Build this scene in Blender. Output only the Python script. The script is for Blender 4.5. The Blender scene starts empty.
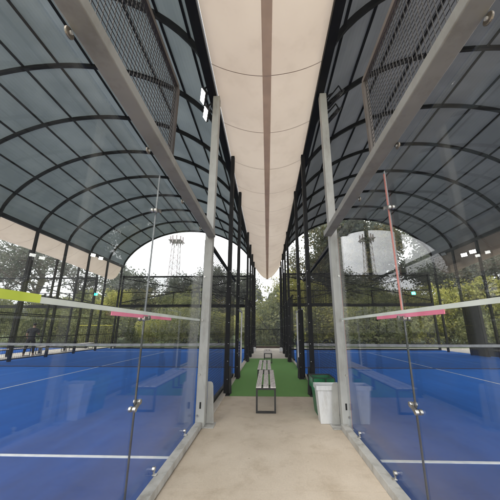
import bpy, math, random
import numpy as np
from mathutils import Vector, Matrix, noise
R = math.radians
random.seed(7)
sc = bpy.context.scene
col = sc.collection

# ------------------------------------------------------------------ camera
F, PITCH, YAW, ROLL, H, CX, CY = 251.47, .2430, -.0300, .0010, 1.506, 259.67, 266.19
cam_d = bpy.data.cameras.new('camera')
cam_d.sensor_width = 36
cam_d.lens = F / 500 * 36
cam_d.shift_x = (250 - CX) / 500
cam_d.shift_y = (CY - 250) / 500
cam_d.clip_start = .05
cam_d.clip_end = 1500
cam = bpy.data.objects.new('camera', cam_d)
col.objects.link(cam)
cam.location = (0, 0, H)
cam.rotation_mode = 'XYZ'
m = Matrix.Rotation(-YAW, 4, 'Z') @ Matrix.Rotation(math.pi / 2 + PITCH, 4, 'X') @ Matrix.Rotation(ROLL, 4, 'Z')
cam.matrix_world = Matrix.Translation((0, 0, H)) @ m
sc.camera = cam

# ------------------------------------------------------------------ world, sun, exposure
SUN_EL, SUN_AZ = R(52), R(200)
world = bpy.data.worlds.new('World')
sc.world = world
world.use_nodes = True
wn, wl = world.node_tree.nodes, world.node_tree.links
wn.clear()
wout = wn.new('ShaderNodeOutputWorld')
bg = wn.new('ShaderNodeBackground')
bg.inputs['Strength'].default_value = .10
sky = wn.new('ShaderNodeTexSky')
sky.sky_type = 'NISHITA'
sky.sun_disc = False
sky.sun_elevation = SUN_EL
sky.sun_rotation = SUN_AZ
tc = wn.new('ShaderNodeTexCoord')
sep = wn.new('ShaderNodeSeparateXYZ')
wl.new(tc.outputs['Generated'], sep.inputs[0])
# overcast cloud deck: brighter to the zenith, broken by soft cloud shapes
zup = wn.new('ShaderNodeMapRange')
zup.inputs['From Min'].default_value = 0.0
zup.inputs['From Max'].default_value = 1.0
zup.inputs['To Min'].default_value = 20.0
zup.inputs['To Max'].default_value = 27.0
wl.new(sep.outputs['Z'], zup.inputs['Value'])
mp = wn.new('ShaderNodeMapping')
mp.inputs['Scale'].default_value = (1, 1, 2.6)
wl.new(tc.outputs['Generated'], mp.inputs[0])
nz = wn.new('ShaderNodeTexNoise')
nz.inputs['Scale'].default_value = 3.1
nz.inputs['Detail'].default_value = 7
nz.inputs['Roughness'].default_value = .55
wl.new(mp.outputs[0], nz.inputs['Vector'])
cr = wn.new('ShaderNodeValToRGB')
cr.color_ramp.elements[0].position = .36
cr.color_ramp.elements[0].color = (.70, .715, .74, 1)
cr.color_ramp.elements[1].position = .62
cr.color_ramp.elements[1].color = (1.08, 1.08, 1.08, 1)
wl.new(nz.outputs['Fac'], cr.inputs[0])
mul = wn.new('ShaderNodeVectorMath')
mul.operation = 'SCALE'
wl.new(cr.outputs['Color'], mul.inputs[0])
wl.new(zup.outputs[0], mul.inputs['Scale'])
mix = wn.new('ShaderNodeMixRGB')
mix.inputs['Fac'].default_value = .93
wl.new(sky.outputs[0], mix.inputs[1])
wl.new(mul.outputs[0], mix.inputs[2])
wl.new(mix.outputs[0], bg.inputs['Color'])
wl.new(bg.outputs[0], wout.inputs[0])

sun_d = bpy.data.lights.new('sun', 'SUN')
sun_d.energy = 1.5
sun_d.angle = R(14)
sun_d.color = (1, .96, .90)
sun = bpy.data.objects.new('sun', sun_d)
col.objects.link(sun)
sun.rotation_euler = (math.pi / 2 - SUN_EL, 0, -SUN_AZ + math.pi)

sc.view_settings.view_transform = 'Standard'
sc.view_settings.look = 'None'
sc.view_settings.exposure = .34
sc.view_settings.gamma = 1
sc.view_settings.use_curve_mapping = False
sc.render.engine = 'CYCLES'
sc.cycles.max_bounces = 10
sc.cycles.diffuse_bounces = 5
sc.cycles.glossy_bounces = 4
sc.cycles.transparent_max_bounces = 40
sc.cycles.use_denoising = True
sc.cycles.sample_clamp_indirect = 6
sc.cycles.caustics_reflective = False
sc.cycles.caustics_refractive = False


# ------------------------------------------------------------------ materials
def mat_new(name):
    m = bpy.data.materials.new(name)
    m.use_nodes = True
    n = m.node_tree.nodes
    n.clear()
    out = n.new('ShaderNodeOutputMaterial')
    return m, n, m.node_tree.links, out


def _coords(n, l, scale=(1, 1, 1), kind='Object'):
    g = n.new('ShaderNodeNewGeometry') if kind == 'World' else n.new('ShaderNodeTexCoord')
    mp = n.new('ShaderNodeMapping')
    mp.inputs['Scale'].default_value = scale
    l.new(g.outputs['Position' if kind == 'World' else 'Object'], mp.inputs[0])
    return mp.outputs[0]


def mat(name, a, b=None, rough=.6, scale=4, detail=6, metal=0, bump=0, bscale=60, lo=.35, hi=.65, stretch=(1, 1, 1),
        transl=0, spec=.5, rvar=0, kind='World', grime=0, gscale=3, sheen=None):
    """procedural surface: noise between two colours, optional fine bump, roughness variation, translucency"""
    m, n, l, out = mat_new(name)
    b = b or tuple(c * .8 for c in a)
    v = _coords(n, l, stretch, kind)
    t = n.new('ShaderNodeTexNoise')
    t.inputs['Scale'].default_value = scale
    t.inputs['Detail'].default_value = detail
    l.new(v, t.inputs['Vector'])
    r = n.new('ShaderNodeValToRGB')
    r.color_ramp.elements[0].position = lo
    r.color_ramp.elements[0].color = (*b, 1)
    r.color_ramp.elements[1].position = hi
    r.color_ramp.elements[1].color = (*a, 1)
    l.new(t.outputs['Fac'], r.inputs[0])
    p = n.new('ShaderNodeBsdfPrincipled')
    if grime:
        # blotches, runs and small specks of dirt over the base colour
        cur = r.outputs[0]
        for sc_, st_, lo_, hi_ in ((gscale, (1, 1, .3), .36, .50), (gscale * 9, (1, 1, 1), .25, .33)):
            vg = _coords(n, l, st_, kind)
            tg = n.new('ShaderNodeTexNoise'); tg.inputs['Scale'].default_value = sc_; tg.inputs['Detail'].default_value = 9; tg.inputs['Roughness'].default_value = .68
            l.new(vg, tg.inputs['Vector'])
            rg_ = n.new('ShaderNodeValToRGB')
            rg_.color_ramp.elements[0].position = lo_; rg_.color_ramp.elements[0].color = (.55, .50, .44, 1)
            rg_.color_ramp.elements[1].position = hi_; rg_.color_ramp.elements[1].color = (1, 1, 1, 1)
            l.new(tg.outputs['Fac'], rg_.inputs[0])
            mg = n.new('ShaderNodeMixRGB'); mg.blend_type = 'MULTIPLY'; mg.inputs[0].default_value = grime
            l.new(cur, mg.inputs[1]); l.new(rg_.outputs[0], mg.inputs[2]); cur = mg.outputs[0]
        r_out = cur
    else:
        r_out = r.outputs[0]
    l.new(r_out, p.inputs['Base Color'])
    if sheen:
        p.inputs['Sheen Weight'].default_value = 1
        p.inputs['Sheen Roughness'].default_value = .35
        p.inputs['Sheen Tint'].default_value = (*sheen, 1)
    p.inputs['Roughness'].default_value = rough
    p.inputs['Metallic'].default_value = metal
    p.inputs['Specular IOR Level'].default_value = spec
    if rvar:
        mr = n.new('ShaderNodeMapRange')
        mr.inputs['To Min'].default_value = rough - rvar
        mr.inputs['To Max'].default_value = rough + rvar
        l.new(t.outputs['Fac'], mr.inputs['Value'])
        l.new(mr.outputs[0], p.inputs['Roughness'])
    if bump:
        t2 = n.new('ShaderNodeTexNoise')
        t2.inputs['Scale'].default_value = bscale
        t2.inputs['Detail'].default_value = 4
        l.new(v, t2.inputs['Vector'])
        bp = n.new('ShaderNodeBump')
        bp.inputs['Strength'].default_value = bump
        bp.inputs['Distance'].default_value = .01
        l.new(t2.outputs['Fac'], bp.inputs['Height'])
        l.new(bp.outputs[0], p.inputs['Normal'])
    if transl:
        tr = n.new('ShaderNodeBsdfTranslucent')
        l.new(r_out, tr.inputs['Color'])
        mx = n.new('ShaderNodeMixShader')
        mx.inputs[0].default_value = transl
        l.new(p.outputs[0], mx.inputs[1])
        l.new(tr.outputs[0], mx.inputs[2])
        l.new(mx.outputs[0], out.inputs[0])
    else:
        l.new(p.outputs[0], out.inputs[0])
    return m


def mat_glass(name, tint=(.975, .985, .98), f0=.06, k=1.0, dust=.016):
    """clear sheet glass: see-through tint plus a Fresnel mirror (Schlick), works from both sides"""
    m, n, l, out = mat_new(name)
    g = n.new('ShaderNodeNewGeometry')
    d = n.new('ShaderNodeVectorMath')
    d.operation = 'DOT_PRODUCT'
    l.new(g.outputs['Incoming'], d.inputs[0])
    l.new(g.outputs['Normal'], d.inputs[1])
    ab = n.new('ShaderNodeMath'); ab.operation = 'ABSOLUTE'
    l.new(d.outputs['Value'], ab.inputs[0])
    om = n.new('ShaderNodeMath'); om.operation = 'SUBTRACT'; om.inputs[0].default_value = 1
    l.new(ab.outputs[0], om.inputs[1])
    pw = n.new('ShaderNodeMath'); pw.operation = 'POWER'; pw.inputs[1].default_value = 5
    l.new(om.outputs[0], pw.inputs[0])
    ma = n.new('ShaderNodeMath'); ma.operation = 'MULTIPLY_ADD'
    ma.inputs[1].default_value = (1 - f0) * k
    ma.inputs[2].default_value = f0
    l.new(pw.outputs[0], ma.inputs[0])
    t = n.new('ShaderNodeBsdfTransparent')
    t.inputs[0].default_value = (*tint, 1)
    gl = n.new('ShaderNodeBsdfGlossy')
    gl.inputs['Roughness'].default_value = .0
    # a film of dust with rain streaks
    v = _coords(n, l, (1, 1.0, .35), 'World')
    tn = n.new('ShaderNodeTexNoise'); tn.inputs['Scale'].default_value = 2.4; tn.inputs['Detail'].default_value = 9; tn.inputs['Roughness'].default_value = .7
    l.new(v, tn.inputs['Vector'])
    dm = n.new('ShaderNodeMapRange')
    dm.inputs['From Min'].default_value = .35; dm.inputs['From Max'].default_value = .75
    dm.inputs['To Min'].default_value = 0; dm.inputs['To Max'].default_value = dust
    l.new(tn.outputs['Fac'], dm.inputs['Value'])
    du = n.new('ShaderNodeBsdfDiffuse'); du.inputs[0].default_value = (.6, .6, .58, 1)
    dx = n.new('ShaderNodeMixShader')
    l.new(dm.outputs[0], dx.inputs[0]); l.new(t.outputs[0], dx.inputs[1]); l.new(du.outputs[0], dx.inputs[2])
    mx = n.new('ShaderNodeMixShader')
    l.new(ma.outputs[0], mx.inputs[0])
    l.new(dx.outputs[0], mx.inputs[1])
    l.new(gl.outputs[0], mx.inputs[2])
    l.new(mx.outputs[0], out.inputs[0])
    return m


def mat_emit(name, c, s):
    m, n, l, out = mat_new(name)
    e = n.new('ShaderNodeEmission')
    e.inputs[0].default_value = (*c, 1)
    e.inputs[1].default_value = s
    l.new(e.outputs[0], out.inputs[0])
    return m


def mat_net(name, c, clear):
    """fine knitted net: real open area let through as transparency"""
    m, n, l, out = mat_new(name)
    v = _coords(n, l, (1, 1, 1), 'World')
    t = n.new('ShaderNodeTexNoise'); t.inputs['Scale'].default_value = 1.5
    l.new(v, t.inputs['Vector'])
    mr = n.new('ShaderNodeMapRange')
    mr.inputs['To Min'].default_value = clear - .08
    mr.inputs['To Max'].default_value = clear + .08
    l.new(t.outputs['Fac'], mr.inputs['Value'])
    d = n.new('ShaderNodeBsdfDiffuse'); d.inputs[0].default_value = (*c, 1)
    tr = n.new('ShaderNodeBsdfTransparent')
    mx = n.new('ShaderNodeMixShader')
    l.new(mr.outputs[0], mx.inputs[0])
    l.new(d.outputs[0], mx.inputs[1])
    l.new(tr.outputs[0], mx.inputs[2])
    l.new(mx.outputs[0], out.inputs[0])
    return m


def mat_concrete():
    m, n, l, out = mat_new('concrete')
    v = _coords(n, l)
    def noise_(s, d=6, r=.5):
        t = n.new('ShaderNodeTexNoise')
        t.inputs['Scale'].default_value = s; t.inputs['Detail'].default_value = d; t.inputs['Roughness'].default_value = r
        l.new(v, t.inputs['Vector'])
        return t.outputs['Fac']
    def ramp(src, *st):
        r = n.new('ShaderNodeValToRGB')
        e = r.color_ramp.elements
        while len(e) < len(st): e.new(.5)
        for q, (p_, c_) in zip(e, st): q.position = p_; q.color = (*c_, 1)
        l.new(src, r.inputs[0])
        return r.outputs[0]
    base = ramp(noise_(1.1, 8, .6), (.30, (.54, .455, .355)), (.5, (.62, .53, .425)), (.72, (.69, .60, .49)))
    stain = ramp(noise_(2.6, 10, .7), (.33, (.80, .77, .73)), (.49, (1, 1, 1)))
    fine = ramp(noise_(60, 6, .7), (.3, (.86, .86, .86)), (.7, (1.06, 1.06, 1.06)))
    speck = ramp(noise_(16, 3, .6), (.24, (.6, .56, .5)), (.30, (1, 1, 1)))
    cur = base
    for o in (stain, fine, speck):
        mx = n.new('ShaderNodeMixRGB'); mx.blend_type = 'MULTIPLY'; mx.inputs[0].default_value = .8
        l.new(cur, mx.inputs[1]); l.new(o, mx.inputs[2]); cur = mx.outputs[0]
    p = n.new('ShaderNodeBsdfPrincipled')
    p.inputs['Roughness'].default_value = .78
    p.inputs['Specular IOR Level'].default_value = .3
    l.new(cur, p.inputs['Base Color'])
    bp = n.new('ShaderNodeBump'); bp.inputs['Strength'].default_value = .35; bp.inputs['Distance'].default_value = .01
    l.new(noise_(28, 8, .7), bp.inputs['Height']); l.new(bp.outputs[0], p.inputs['Normal'])
    l.new(p.outputs[0], out.inputs[0])
    return m


def mat_leaf(name, a, b, c):
    m, n, l, out = mat_new(name)
    v = _coords(n, l)
    t = n.new('ShaderNodeTexNoise'); t.inputs['Scale'].default_value = .9; t.inputs['Detail'].default_value = 5
    l.new(v, t.inputs['Vector'])
    w = n.new('ShaderNodeTexWhiteNoise')
    sn = n.new('ShaderNodeVectorMath'); sn.operation = 'SNAP'; sn.inputs[1].default_value = (.25, .25, .25)
    l.new(v, sn.inputs[0]); l.new(sn.outputs[0], w.inputs['Vector'])
    md = n.new('ShaderNodeMath'); md.operation = 'MULTIPLY_ADD'; md.inputs[1].default_value = .35
    sb = n.new('ShaderNodeMath'); sb.operation = 'SUBTRACT'; sb.inputs[1].default_value = .175
    l.new(w.outputs['Value'], md.inputs[0]); l.new(t.outputs['Fac'], md.inputs[2]); l.new(md.outputs[0], sb.inputs[0])
    r = n.new('ShaderNodeValToRGB')
    e = r.color_ramp.elements; e.new(.5)
    for q, (p_, c_) in zip(e, ((.3, a), (.5, b), (.7, c))): q.position = p_; q.color = (*c_, 1)
    l.new(sb.outputs[0], r.inputs[0])
    d = n.new('ShaderNodeBsdfPrincipled'); d.inputs['Roughness'].default_value = .6
    l.new(r.outputs[0], d.inputs['Base Color'])
    tr = n.new('ShaderNodeBsdfTranslucent'); l.new(r.outputs[0], tr.inputs[0])
    mx = n.new('ShaderNodeMixShader'); mx.inputs[0].default_value = .5
    l.new(d.outputs[0], mx.inputs[1]); l.new(tr.outputs[0], mx.inputs[2]); l.new(mx.outputs[0], out.inputs[0])
    return m


def mat_court():
    m, n, l, out = mat_new('blue_court')
    v = _coords(n, l)
    st = _coords(n, l, (3.0, .35, 1))
    t = n.new('ShaderNodeTexNoise'); t.inputs['Scale'].default_value = 1.0; t.inputs['Detail'].default_value = 8
    l.new(st, t.inputs['Vector'])
    t3 = n.new('ShaderNodeTexNoise'); t3.inputs['Scale'].default_value = .6; t3.inputs['Detail'].default_value = 8; t3.inputs['Roughness'].default_value = .65
    l.new(v, t3.inputs['Vector'])
    ad = n.new('ShaderNodeMath'); ad.operation = 'MULTIPLY_ADD'; ad.inputs[1].default_value = .5
    hf = n.new('ShaderNodeMath'); hf.operation = 'MULTIPLY'; hf.inputs[1].default_value = .5
    l.new(t.outputs['Fac'], hf.inputs[0]); l.new(t3.outputs['Fac'], ad.inputs[0]); l.new(hf.outputs[0], ad.inputs[2])
    r = n.new('ShaderNodeValToRGB')
    e = r.color_ramp.elements
    e[0].position = .38; e[0].color = (.003, .024, .135, 1)
    e[1].position = .62; e[1].color = (.009, .058, .275, 1)
    l.new(ad.outputs[0], r.inputs[0])
    p = n.new('ShaderNodeBsdfPrincipled')
    p.inputs['Roughness'].default_value = .7
    p.inputs['Specular IOR Level'].default_value = .14
    l.new(r.outputs[0], p.inputs['Base Color'])
    p.inputs['Sheen Weight'].default_value = .62
    p.inputs['Sheen Roughness'].default_value = .35
    p.inputs['Sheen Tint'].default_value = (.04, .28, .95, 1)
    t2 = n.new('ShaderNodeTexNoise'); t2.inputs['Scale'].default_value = 220
    l.new(v, t2.inputs['Vector'])
    bp = n.new('ShaderNodeBump'); bp.inputs['Strength'].default_value = .3; bp.inputs['Distance'].default_value = .006
    l.new(t2.outputs['Fac'], bp.inputs['Height']); l.new(bp.outputs[0], p.inputs['Normal'])
    l.new(p.outputs[0], out.inputs[0])
    return m


def mat_stripes(name, a, b, freq, axis, transl, rough=.5):
    """fluted polycarbonate: fine parallel flutes in colour and relief"""
    m, n, l, out = mat_new(name)
    g = n.new('ShaderNodeNewGeometry')
    s = n.new('ShaderNodeSeparateXYZ'); l.new(g.outputs['Position'], s.inputs[0])
    mm = n.new('ShaderNodeMath'); mm.operation = 'MULTIPLY'; mm.inputs[1].default_value = freq
    l.new(s.outputs[axis], mm.inputs[0])
    si = n.new('ShaderNodeMath'); si.operation = 'SINE'; l.new(mm.outputs[0], si.inputs[0])
    v = _coords(n, l)
    t = n.new('ShaderNodeTexNoise'); t.inputs['Scale'].default_value = .9; t.inputs['Detail'].default_value = 7
    l.new(v, t.inputs['Vector'])
    ad = n.new('ShaderNodeMath'); ad.operation = 'MULTIPLY_ADD'; ad.inputs[1].default_value = .03
    l.new(si.outputs[0], ad.inputs[0]); l.new(t.outputs['Fac'], ad.inputs[2])
    r = n.new('ShaderNodeValToRGB')
    r.color_ramp.elements[0].position = .3; r.color_ramp.elements[0].color = (*b, 1)
    r.color_ramp.elements[1].position = .72; r.color_ramp.elements[1].color = (*a, 1)
    r.color_ramp.elements[0].position = .36; r.color_ramp.elements[1].position = .66
    l.new(ad.outputs[0], r.inputs[0])
    p = n.new('ShaderNodeBsdfPrincipled'); p.inputs['Roughness'].default_value = rough
    l.new(r.outputs[0], p.inputs['Base Color'])
    bp = n.new('ShaderNodeBump'); bp.inputs['Strength'].default_value = .12; bp.inputs['Distance'].default_value = .002
    l.new(si.outputs[0], bp.inputs['Height']); l.new(bp.outputs[0], p.inputs['Normal'])
    tr = n.new('ShaderNodeBsdfTranslucent'); l.new(r.outputs[0], tr.inputs[0])
    mx = n.new('ShaderNodeMixShader'); mx.inputs[0].default_value = transl
    l.new(p.outputs[0], mx.inputs[1]); l.new(tr.outputs[0], mx.inputs[2]); l.new(mx.outputs[0], out.inputs[0])
    return m


M = dict(
    concrete=mat_concrete(),
    slab=mat('far_concrete', (.62, .57, .50), (.50, .46, .40), .8, 2),
    court=mat_court(),
    canopy_b=mat('brown_cloth', (.17, .135, .11), (.13, .105, .085), .85, .9, transl=.10, bump=.2, bscale=2.2),
    line=mat('line_paint', (.78, .80, .82), (.62, .66, .72), .6, 9),
    turf=mat('turf', (.14, .24, .070), (.085, .165, .048), .9, 55, bump=1, bscale=180, sheen=(.15, .4, .1)),
    grass=mat('grass', (.09, .12, .03), (.05, .075, .02), .9, 1.4),
    grey=mat('grey_paint', (.41, .41, .385), (.35, .35, .33), .42, 3, bump=.05, rvar=.1, grime=.4, gscale=6),
    beam=mat('beam_grey', (.33, .325, .30), (.28, .275, .25), .45, 3, bump=.05, rvar=.1, grime=.35, gscale=5),
    grey2=mat('grey_rail', (.50, .49, .465), (.38, .375, .355), .5, 7, bump=.08, rvar=.1, grime=.6, gscale=7),
    tan=mat('warm_grey_paint', (.15, .125, .11), (.11, .095, .082), .45, 3),
    black=mat('black_steel', (.009, .009, .010), (.005, .005, .006), .55, 5, spec=.2),
    black2=mat('black_powder_coat', (.028, .027, .027), (.014, .014, .014), .5, 6),
    bronze=mat('brown_steel', (.06, .050, .045), (.04, .034, .03), .5, 6),
    steel=mat('bright_steel', (.62, .60, .56), (.42, .40, .37), .28, 20, metal=.9),
    bronze_disc=mat('dull_disc', (.34, .30, .25), (.22, .19, .16), .4, 20, metal=.8),
    bolt=mat('bolt_zinc', (.75, .74, .72), (.6, .6, .58), .35, 20, metal=.3),
    wire=mat('wire', (.012, .012, .012), (.006, .006, .006), .6, 8, spec=.3),
    wire_l=mat('wire_worn', (.06, .056, .053), (.03, .03, .03), .5, 8),
    canopy=mat('canopy_cloth', (.64, .545, .445), (.585, .49, .40), .85, .7, transl=.32, bump=.5, bscale=3.0, spec=.1, grime=.14, gscale=1.7),
    seam=mat('beam_shadow_cloth', (.66, .53, .45), (.56, .45, .385), .85, 3, transl=.38),  # painted shadow of a beam lying above the canopy cloth
    seam_l=mat('seam_thread', (.30, .22, .20), (.22, .17, .15), .85, 3, transl=.3),
    roof_l=mat_stripes('roof_sheet_green_grey', (.245, .285, .29), (.180, .215, .222), 60, 'X', .16),
    roof_r=mat_stripes('roof_sheet_grey', (.160, .170, .182), (.112, .120, .130), 60, 'X', .12),
    glass=mat_glass('clear_glass'),
    glass_f=mat_glass('far_glass', (.985, .99, .985), .012, .25, .004),
    wood=mat('weathered_slats', (.76, .71, .68), (.48, .43, .41), .7, 6, stretch=(12, 1, 6), bump=.2, bscale=12),
    white=mat('white_plastic', (.72, .73, .73), (.64, .65, .66), .35, 3, grime=.35, gscale=9),
    green=mat('green_plastic', (.02, .17, .07), (.012, .11, .045), .4, 5, bump=.3, bscale=14),
    pad=mat('navy_pad', (.012, .022, .085), (.008, .014, .055), .5, 5),
    lime=mat('lime_tape', (.62, .72, .10), (.50, .60, .07), .6, 5),
    pink=mat('pink_tape', (.85, .26, .38), (.75, .20, .30), .6, 5),
    coral=mat('coral_tape', (.70, .28, .24), (.58, .22, .19), .6, 5),
    tape=mat('white_tape', (.74, .78, .72), (.62, .66, .60), .6, 5),
    silicone=mat('silicone', (.05, .055, .06), (.03, .03, .035), .4, 5),
    silic_l=mat('clear_seal', (.22, .23, .23), (.12, .13, .14), .4, 9),
    net=mat_net('net_cord', (.02, .02, .025), .72),
    nettape=mat('net_tape', (.42, .42, .41), (.30, .30, .30), .7, 6),
    bark=mat('bark', (.12, .095, .07), (.06, .048, .038), .9, 6, stretch=(4, 4, 1)),
    leaf_d=mat_leaf('leaf_dark', (.06, .075, .055), (.11, .125, .09), (.17, .18, .13)),
    leaf_m=mat_leaf('leaf_mid', (.10, .12, .045), (.20, .22, .08), (.31, .31, .12)),
    leaf_y=mat_leaf('leaf_yellow', (.20, .22, .04), (.38, .38, .09), (.52, .48, .15)),
    leaf_o=mat_leaf('leaf_olive', (.05, .06, .025), (.10, .11, .045), (.20, .16, .06)),
    tower=mat('tower_steel', (.40, .37, .37), (.30, .22, .22), .6, 1),
    yellow=mat('yellow_paint', (.80, .74, .08), (.68, .60, .08), .5, 5),
    lamp=mat_emit('lamp_glow', (1, .985, .94), 9),
    teal=mat_emit('teal_glow', (.03, 1, .62), 25),
    shirt=mat('charcoal_cloth', (.035, .036, .042), (.022, .023, .027), .9, 20),
    trousers=mat('black_cloth', (.010, .010, .012), None, .9, 20),
    skin=mat('skin', (.36, .22, .155), (.30, .18, .125), .5, 12),
    hair=mat('dark_hair', (.012, .010, .009), None, .6, 30),
    shoe=mat('shoe', (.55, .50, .40), None, .6, 9),
    slot=mat('slot_dark', (.006, .006, .006), None, .9, 5),
)


# ------------------------------------------------------------------ mesh helpers
class MB:
    def __init__(s):
        s.v, s.f = [], []

    def box(s, x0, x1, y0, y1, z0, z1):
        b = len(s.v)
        s.v += [(x, y, z) for z in (z0, z1) for y in (y0, y1) for x in (x0, x1)]
        s.f += [tuple(b + i for i in q) for q in
                ((0, 2, 3, 1), (4, 5, 7, 6), (0, 1, 5, 4), (2, 6, 7, 3), (0, 4, 6, 2), (1, 3, 7, 5))]
        return s

    def bar(s, a, b, w, h=None, up=(0, 0, 1), caps=True):
        """rectangular bar from a to b, w across, h along up"""
        h = h or w
        a, b = Vector(a), Vector(b)
        d = (b - a).normalized()
        u = Vector(up)
        if abs(d.dot(u)) > .98: u = Vector((0, 1, 0))
        r = d.cross(u).normalized(); u = r.cross(d).normalized()
        k = len(s.v)
        for p in (a, b):
            for i, j in ((-1, -1), (1, -1), (1, 1), (-1, 1)):
                s.v.append(tuple(p + r * (i * w / 2) + u * (j * h / 2)))
        for i in range(4):
            j = (i + 1) % 4
            s.f.append((k + i, k + j, k + 4 + j, k + 4 + i))
        if caps: s.f += [(k + 3, k + 2, k + 1, k), (k + 4, k + 5, k + 6, k + 7)]
        return s

    def tube(s, pts, rad, n=8, caps=True):
        pts = [Vector(p) for p in pts]
        rad = rad if isinstance(rad, (list, tuple)) else [rad] * len(pts)
        k = len(s.v)
        prev = None
        for i, p in enumerate(pts):
            d = (pts[min(i + 1, len(pts) - 1)] - pts[max(i - 1, 0)]).normalized()
            u = Vector((0, 0, 1)) if abs(d.z) < .9 else Vector((0, 1, 0))
            if prev is not None: u = prev
            r = d.cross(u).normalized(); u = r.cross(d).normalized(); prev = u
            for j in range(n):
                a = 2 * math.pi * j / n
                s.v.append(tuple(p + (r * math.cos(a) + u * math.sin(a)) * rad[i]))
        for i in range(len(pts) - 1):
            for j in range(n):
                q = (j + 1) % n
                s.f.append((k + i * n + j, k + i * n + q, k + (i + 1) * n + q, k + (i + 1) * n + j))
        if caps:
            s.f.append(tuple(k + j for j in reversed(range(n))))
            e = k + (len(pts) - 1) * n
            s.f.append(tuple(e + j for j in range(n)))
        return s

    def prism(s, poly, axis, t0, t1):
        """extrude a 2D outline along an axis"""
        k = len(s.v); n = len(poly)
        for t in (t0, t1):
            for a, b in poly:
                s.v.append({'x': (t, a, b), 'y': (a, t, b), 'z': (a, b, t)}[axis])
        s.f += [tuple(k + i for i in reversed(range(n))), tuple(k + n + i for i in range(n))]
        for i in range(n):
            j = (i + 1) % n
            s.f.append((k + i, k + j, k + n + j, k + n + i))
        return s

    def build(s, name, material, parent=None, loc=(0, 0, 0), smooth=False, bevel=0):
        me = bpy.data.meshes.new(name)
        o = Vector(parent['at']) if parent is not None and 'at' in parent else Vector(loc)
        me.from_pydata([(x - o.x, y - o.y, z - o.z) for x, y, z in s.v], [], s.f)
        me.materials.append(material)
        if smooth:
            me.polygons.foreach_set('use_smooth', [True] * len(me.polygons))
        me.update()
        ob = bpy.data.objects.new(name, me)
        col.objects.link(ob)
        if parent is not None:
            ob.parent = parent
            ob['at'] = tuple(o)
        else:
            ob.location = o
            ob['at'] = tuple(o)
        if bevel:
            bv = ob.modifiers.new('bevel', 'BEVEL')
            bv.width = bevel; bv.segments = 2; bv.limit_method = 'ANGLE'
        return ob


def tag(o, label, cat, group=None):
    o['label'] = label; o['category'] = cat
    if group: o['group'] = group
    return o


def thing(name, loc, label, cat, group=None):
    e = bpy.data.objects.new(name, None)
    e.empty_display_size = .2
    col.objects.link(e)
    e.location = loc
    e['at'] = tuple(loc)
    return tag(e, label, cat, group)


def struct(name, mb, material):
    o = mb.build(name, material)
    o['kind'] = 'structure'
    return o


def dup(root, loc, label, group=None):
    """copy a thing with its parts and their sub-parts"""
    def rec(o, par):
        c = o.copy()
        col.objects.link(c)
        if par is not None: c.parent = par
        for ch in [q for q in o.children]:
            rec(ch, c)
        return c
    r = rec(root, None)
    r.location = loc
    r['label'] = label
    if group: r['group'] = group
    return r


ORD = ['first', 'second', 'third', 'fourth', 'fifth', 'sixth', 'seventh', 'eighth', 'ninth']

# ------------------------------------------------------------------ key dimensions
Y0 = .40
EAVE = 6.53
PEAK = 9.62
XE = 1.14            # eave over the aisle
XF = 11.98           # outer eave
XW = 12.2            # outer side of each court
YEND = 20.0
PX = 1.0             # aisle face of the left wall
QX = 1.15            # aisle face of the right wall

# ------------------------------------------------------------------ ground
g = MB().box(-150, 150, -60, 180, -.6, -.05)
struct('ground', g, M['grass'])
struct('pavement', MB().box(-30, 30, -8, 6.3, -.3, -.008), M['concrete'])
struct('far_pavement', MB().box(-30, 30, 6.3, 21.6, -.3, -.012), M['slab'])
# the aisle slab proper, cast in bays with open joints
for i, (a, b) in enumerate(((-8, -1.6), (-1.594, 2.86), (2.866, 6.294))):
    struct('pavement_bay', MB().box(-1.02, 1.17, a, b, -.2, 0), M['concrete'])
struct('turf_strip', MB().box(-1.12, 1.22, 6.3, 13.75, -.1, .004), M['turf'])
struct('far_pavement_bay', MB().box(-1.12, 1.22, 13.756, 21.3, -.1, .0), M['slab'])
struct('court_floor_left', MB().box(-XW - .4, -PX - .137, Y0 - .3, YEND + .3, -.1, .0), M['court'])
struct('court_floor_right', MB().box(QX + .077, XW + .4, Y0 - .3, YEND + .3, -.1, .0), M['court'])
struct('court_floor_far_left', MB().box(-27, -15.9, 4, YEND + .3, -.1, .0), M['court'])
struct('concrete_kerb_left', MB().box(-PX - .12, -PX + .02, 4.55, YEND, -.1, .045), M['slab'])
struct('concrete_kerb_right', MB().box(QX + .045, QX + .12, 4.6, YEND, -.1, .045), M['slab'])
for sx, xc, xi in ((-1, -6.8, -PX - .17), (1, 6.5, QX + .17)):
    for y in (3.42, 17.35):
        struct('court_line', MB().box(min(xi, sx * XW), max(xi, sx * XW), y, y + .05, 0, .005), M['line'])
    struct('court_line', MB().box(xc - .025, xc + .025, 3.475, 17.345, 0, .005), M['line'])


# ------------------------------------------------------------------ arched roofs
def arch_pt(t, sx):
    """t 0..1 across the arch from the aisle eave outwards"""
    xc = (XE + XF) / 2; w = (XF - XE) / 2; r = PEAK - EAVE
    th = math.pi * t
    x = xc - w * math.cos(th)
    ell = r * math.sin(th)
    Rr = (w * w + r * r) / (2 * r)
    cir = math.sqrt(max(Rr * Rr - (w * math.cos(th)) ** 2, 0)) - (Rr - r)
    return sx * x, EAVE + .52 * ell + .48 * cir


def t_even(n):
    """parameters that are evenly spaced along the arc"""
    ts = np.linspace(0, 1, 400)
    pts = np.array([arch_pt(t, 1) for t in ts])
    L = np.concatenate([[0], np.cumsum(np.hypot(*np.diff(pts, axis=0).T))])
    return [float(np.interp(L[-1] * i / n, L, ts)) for i in range(n + 1)]


NSEG = 36
TS = t_even(NSEG)


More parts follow.
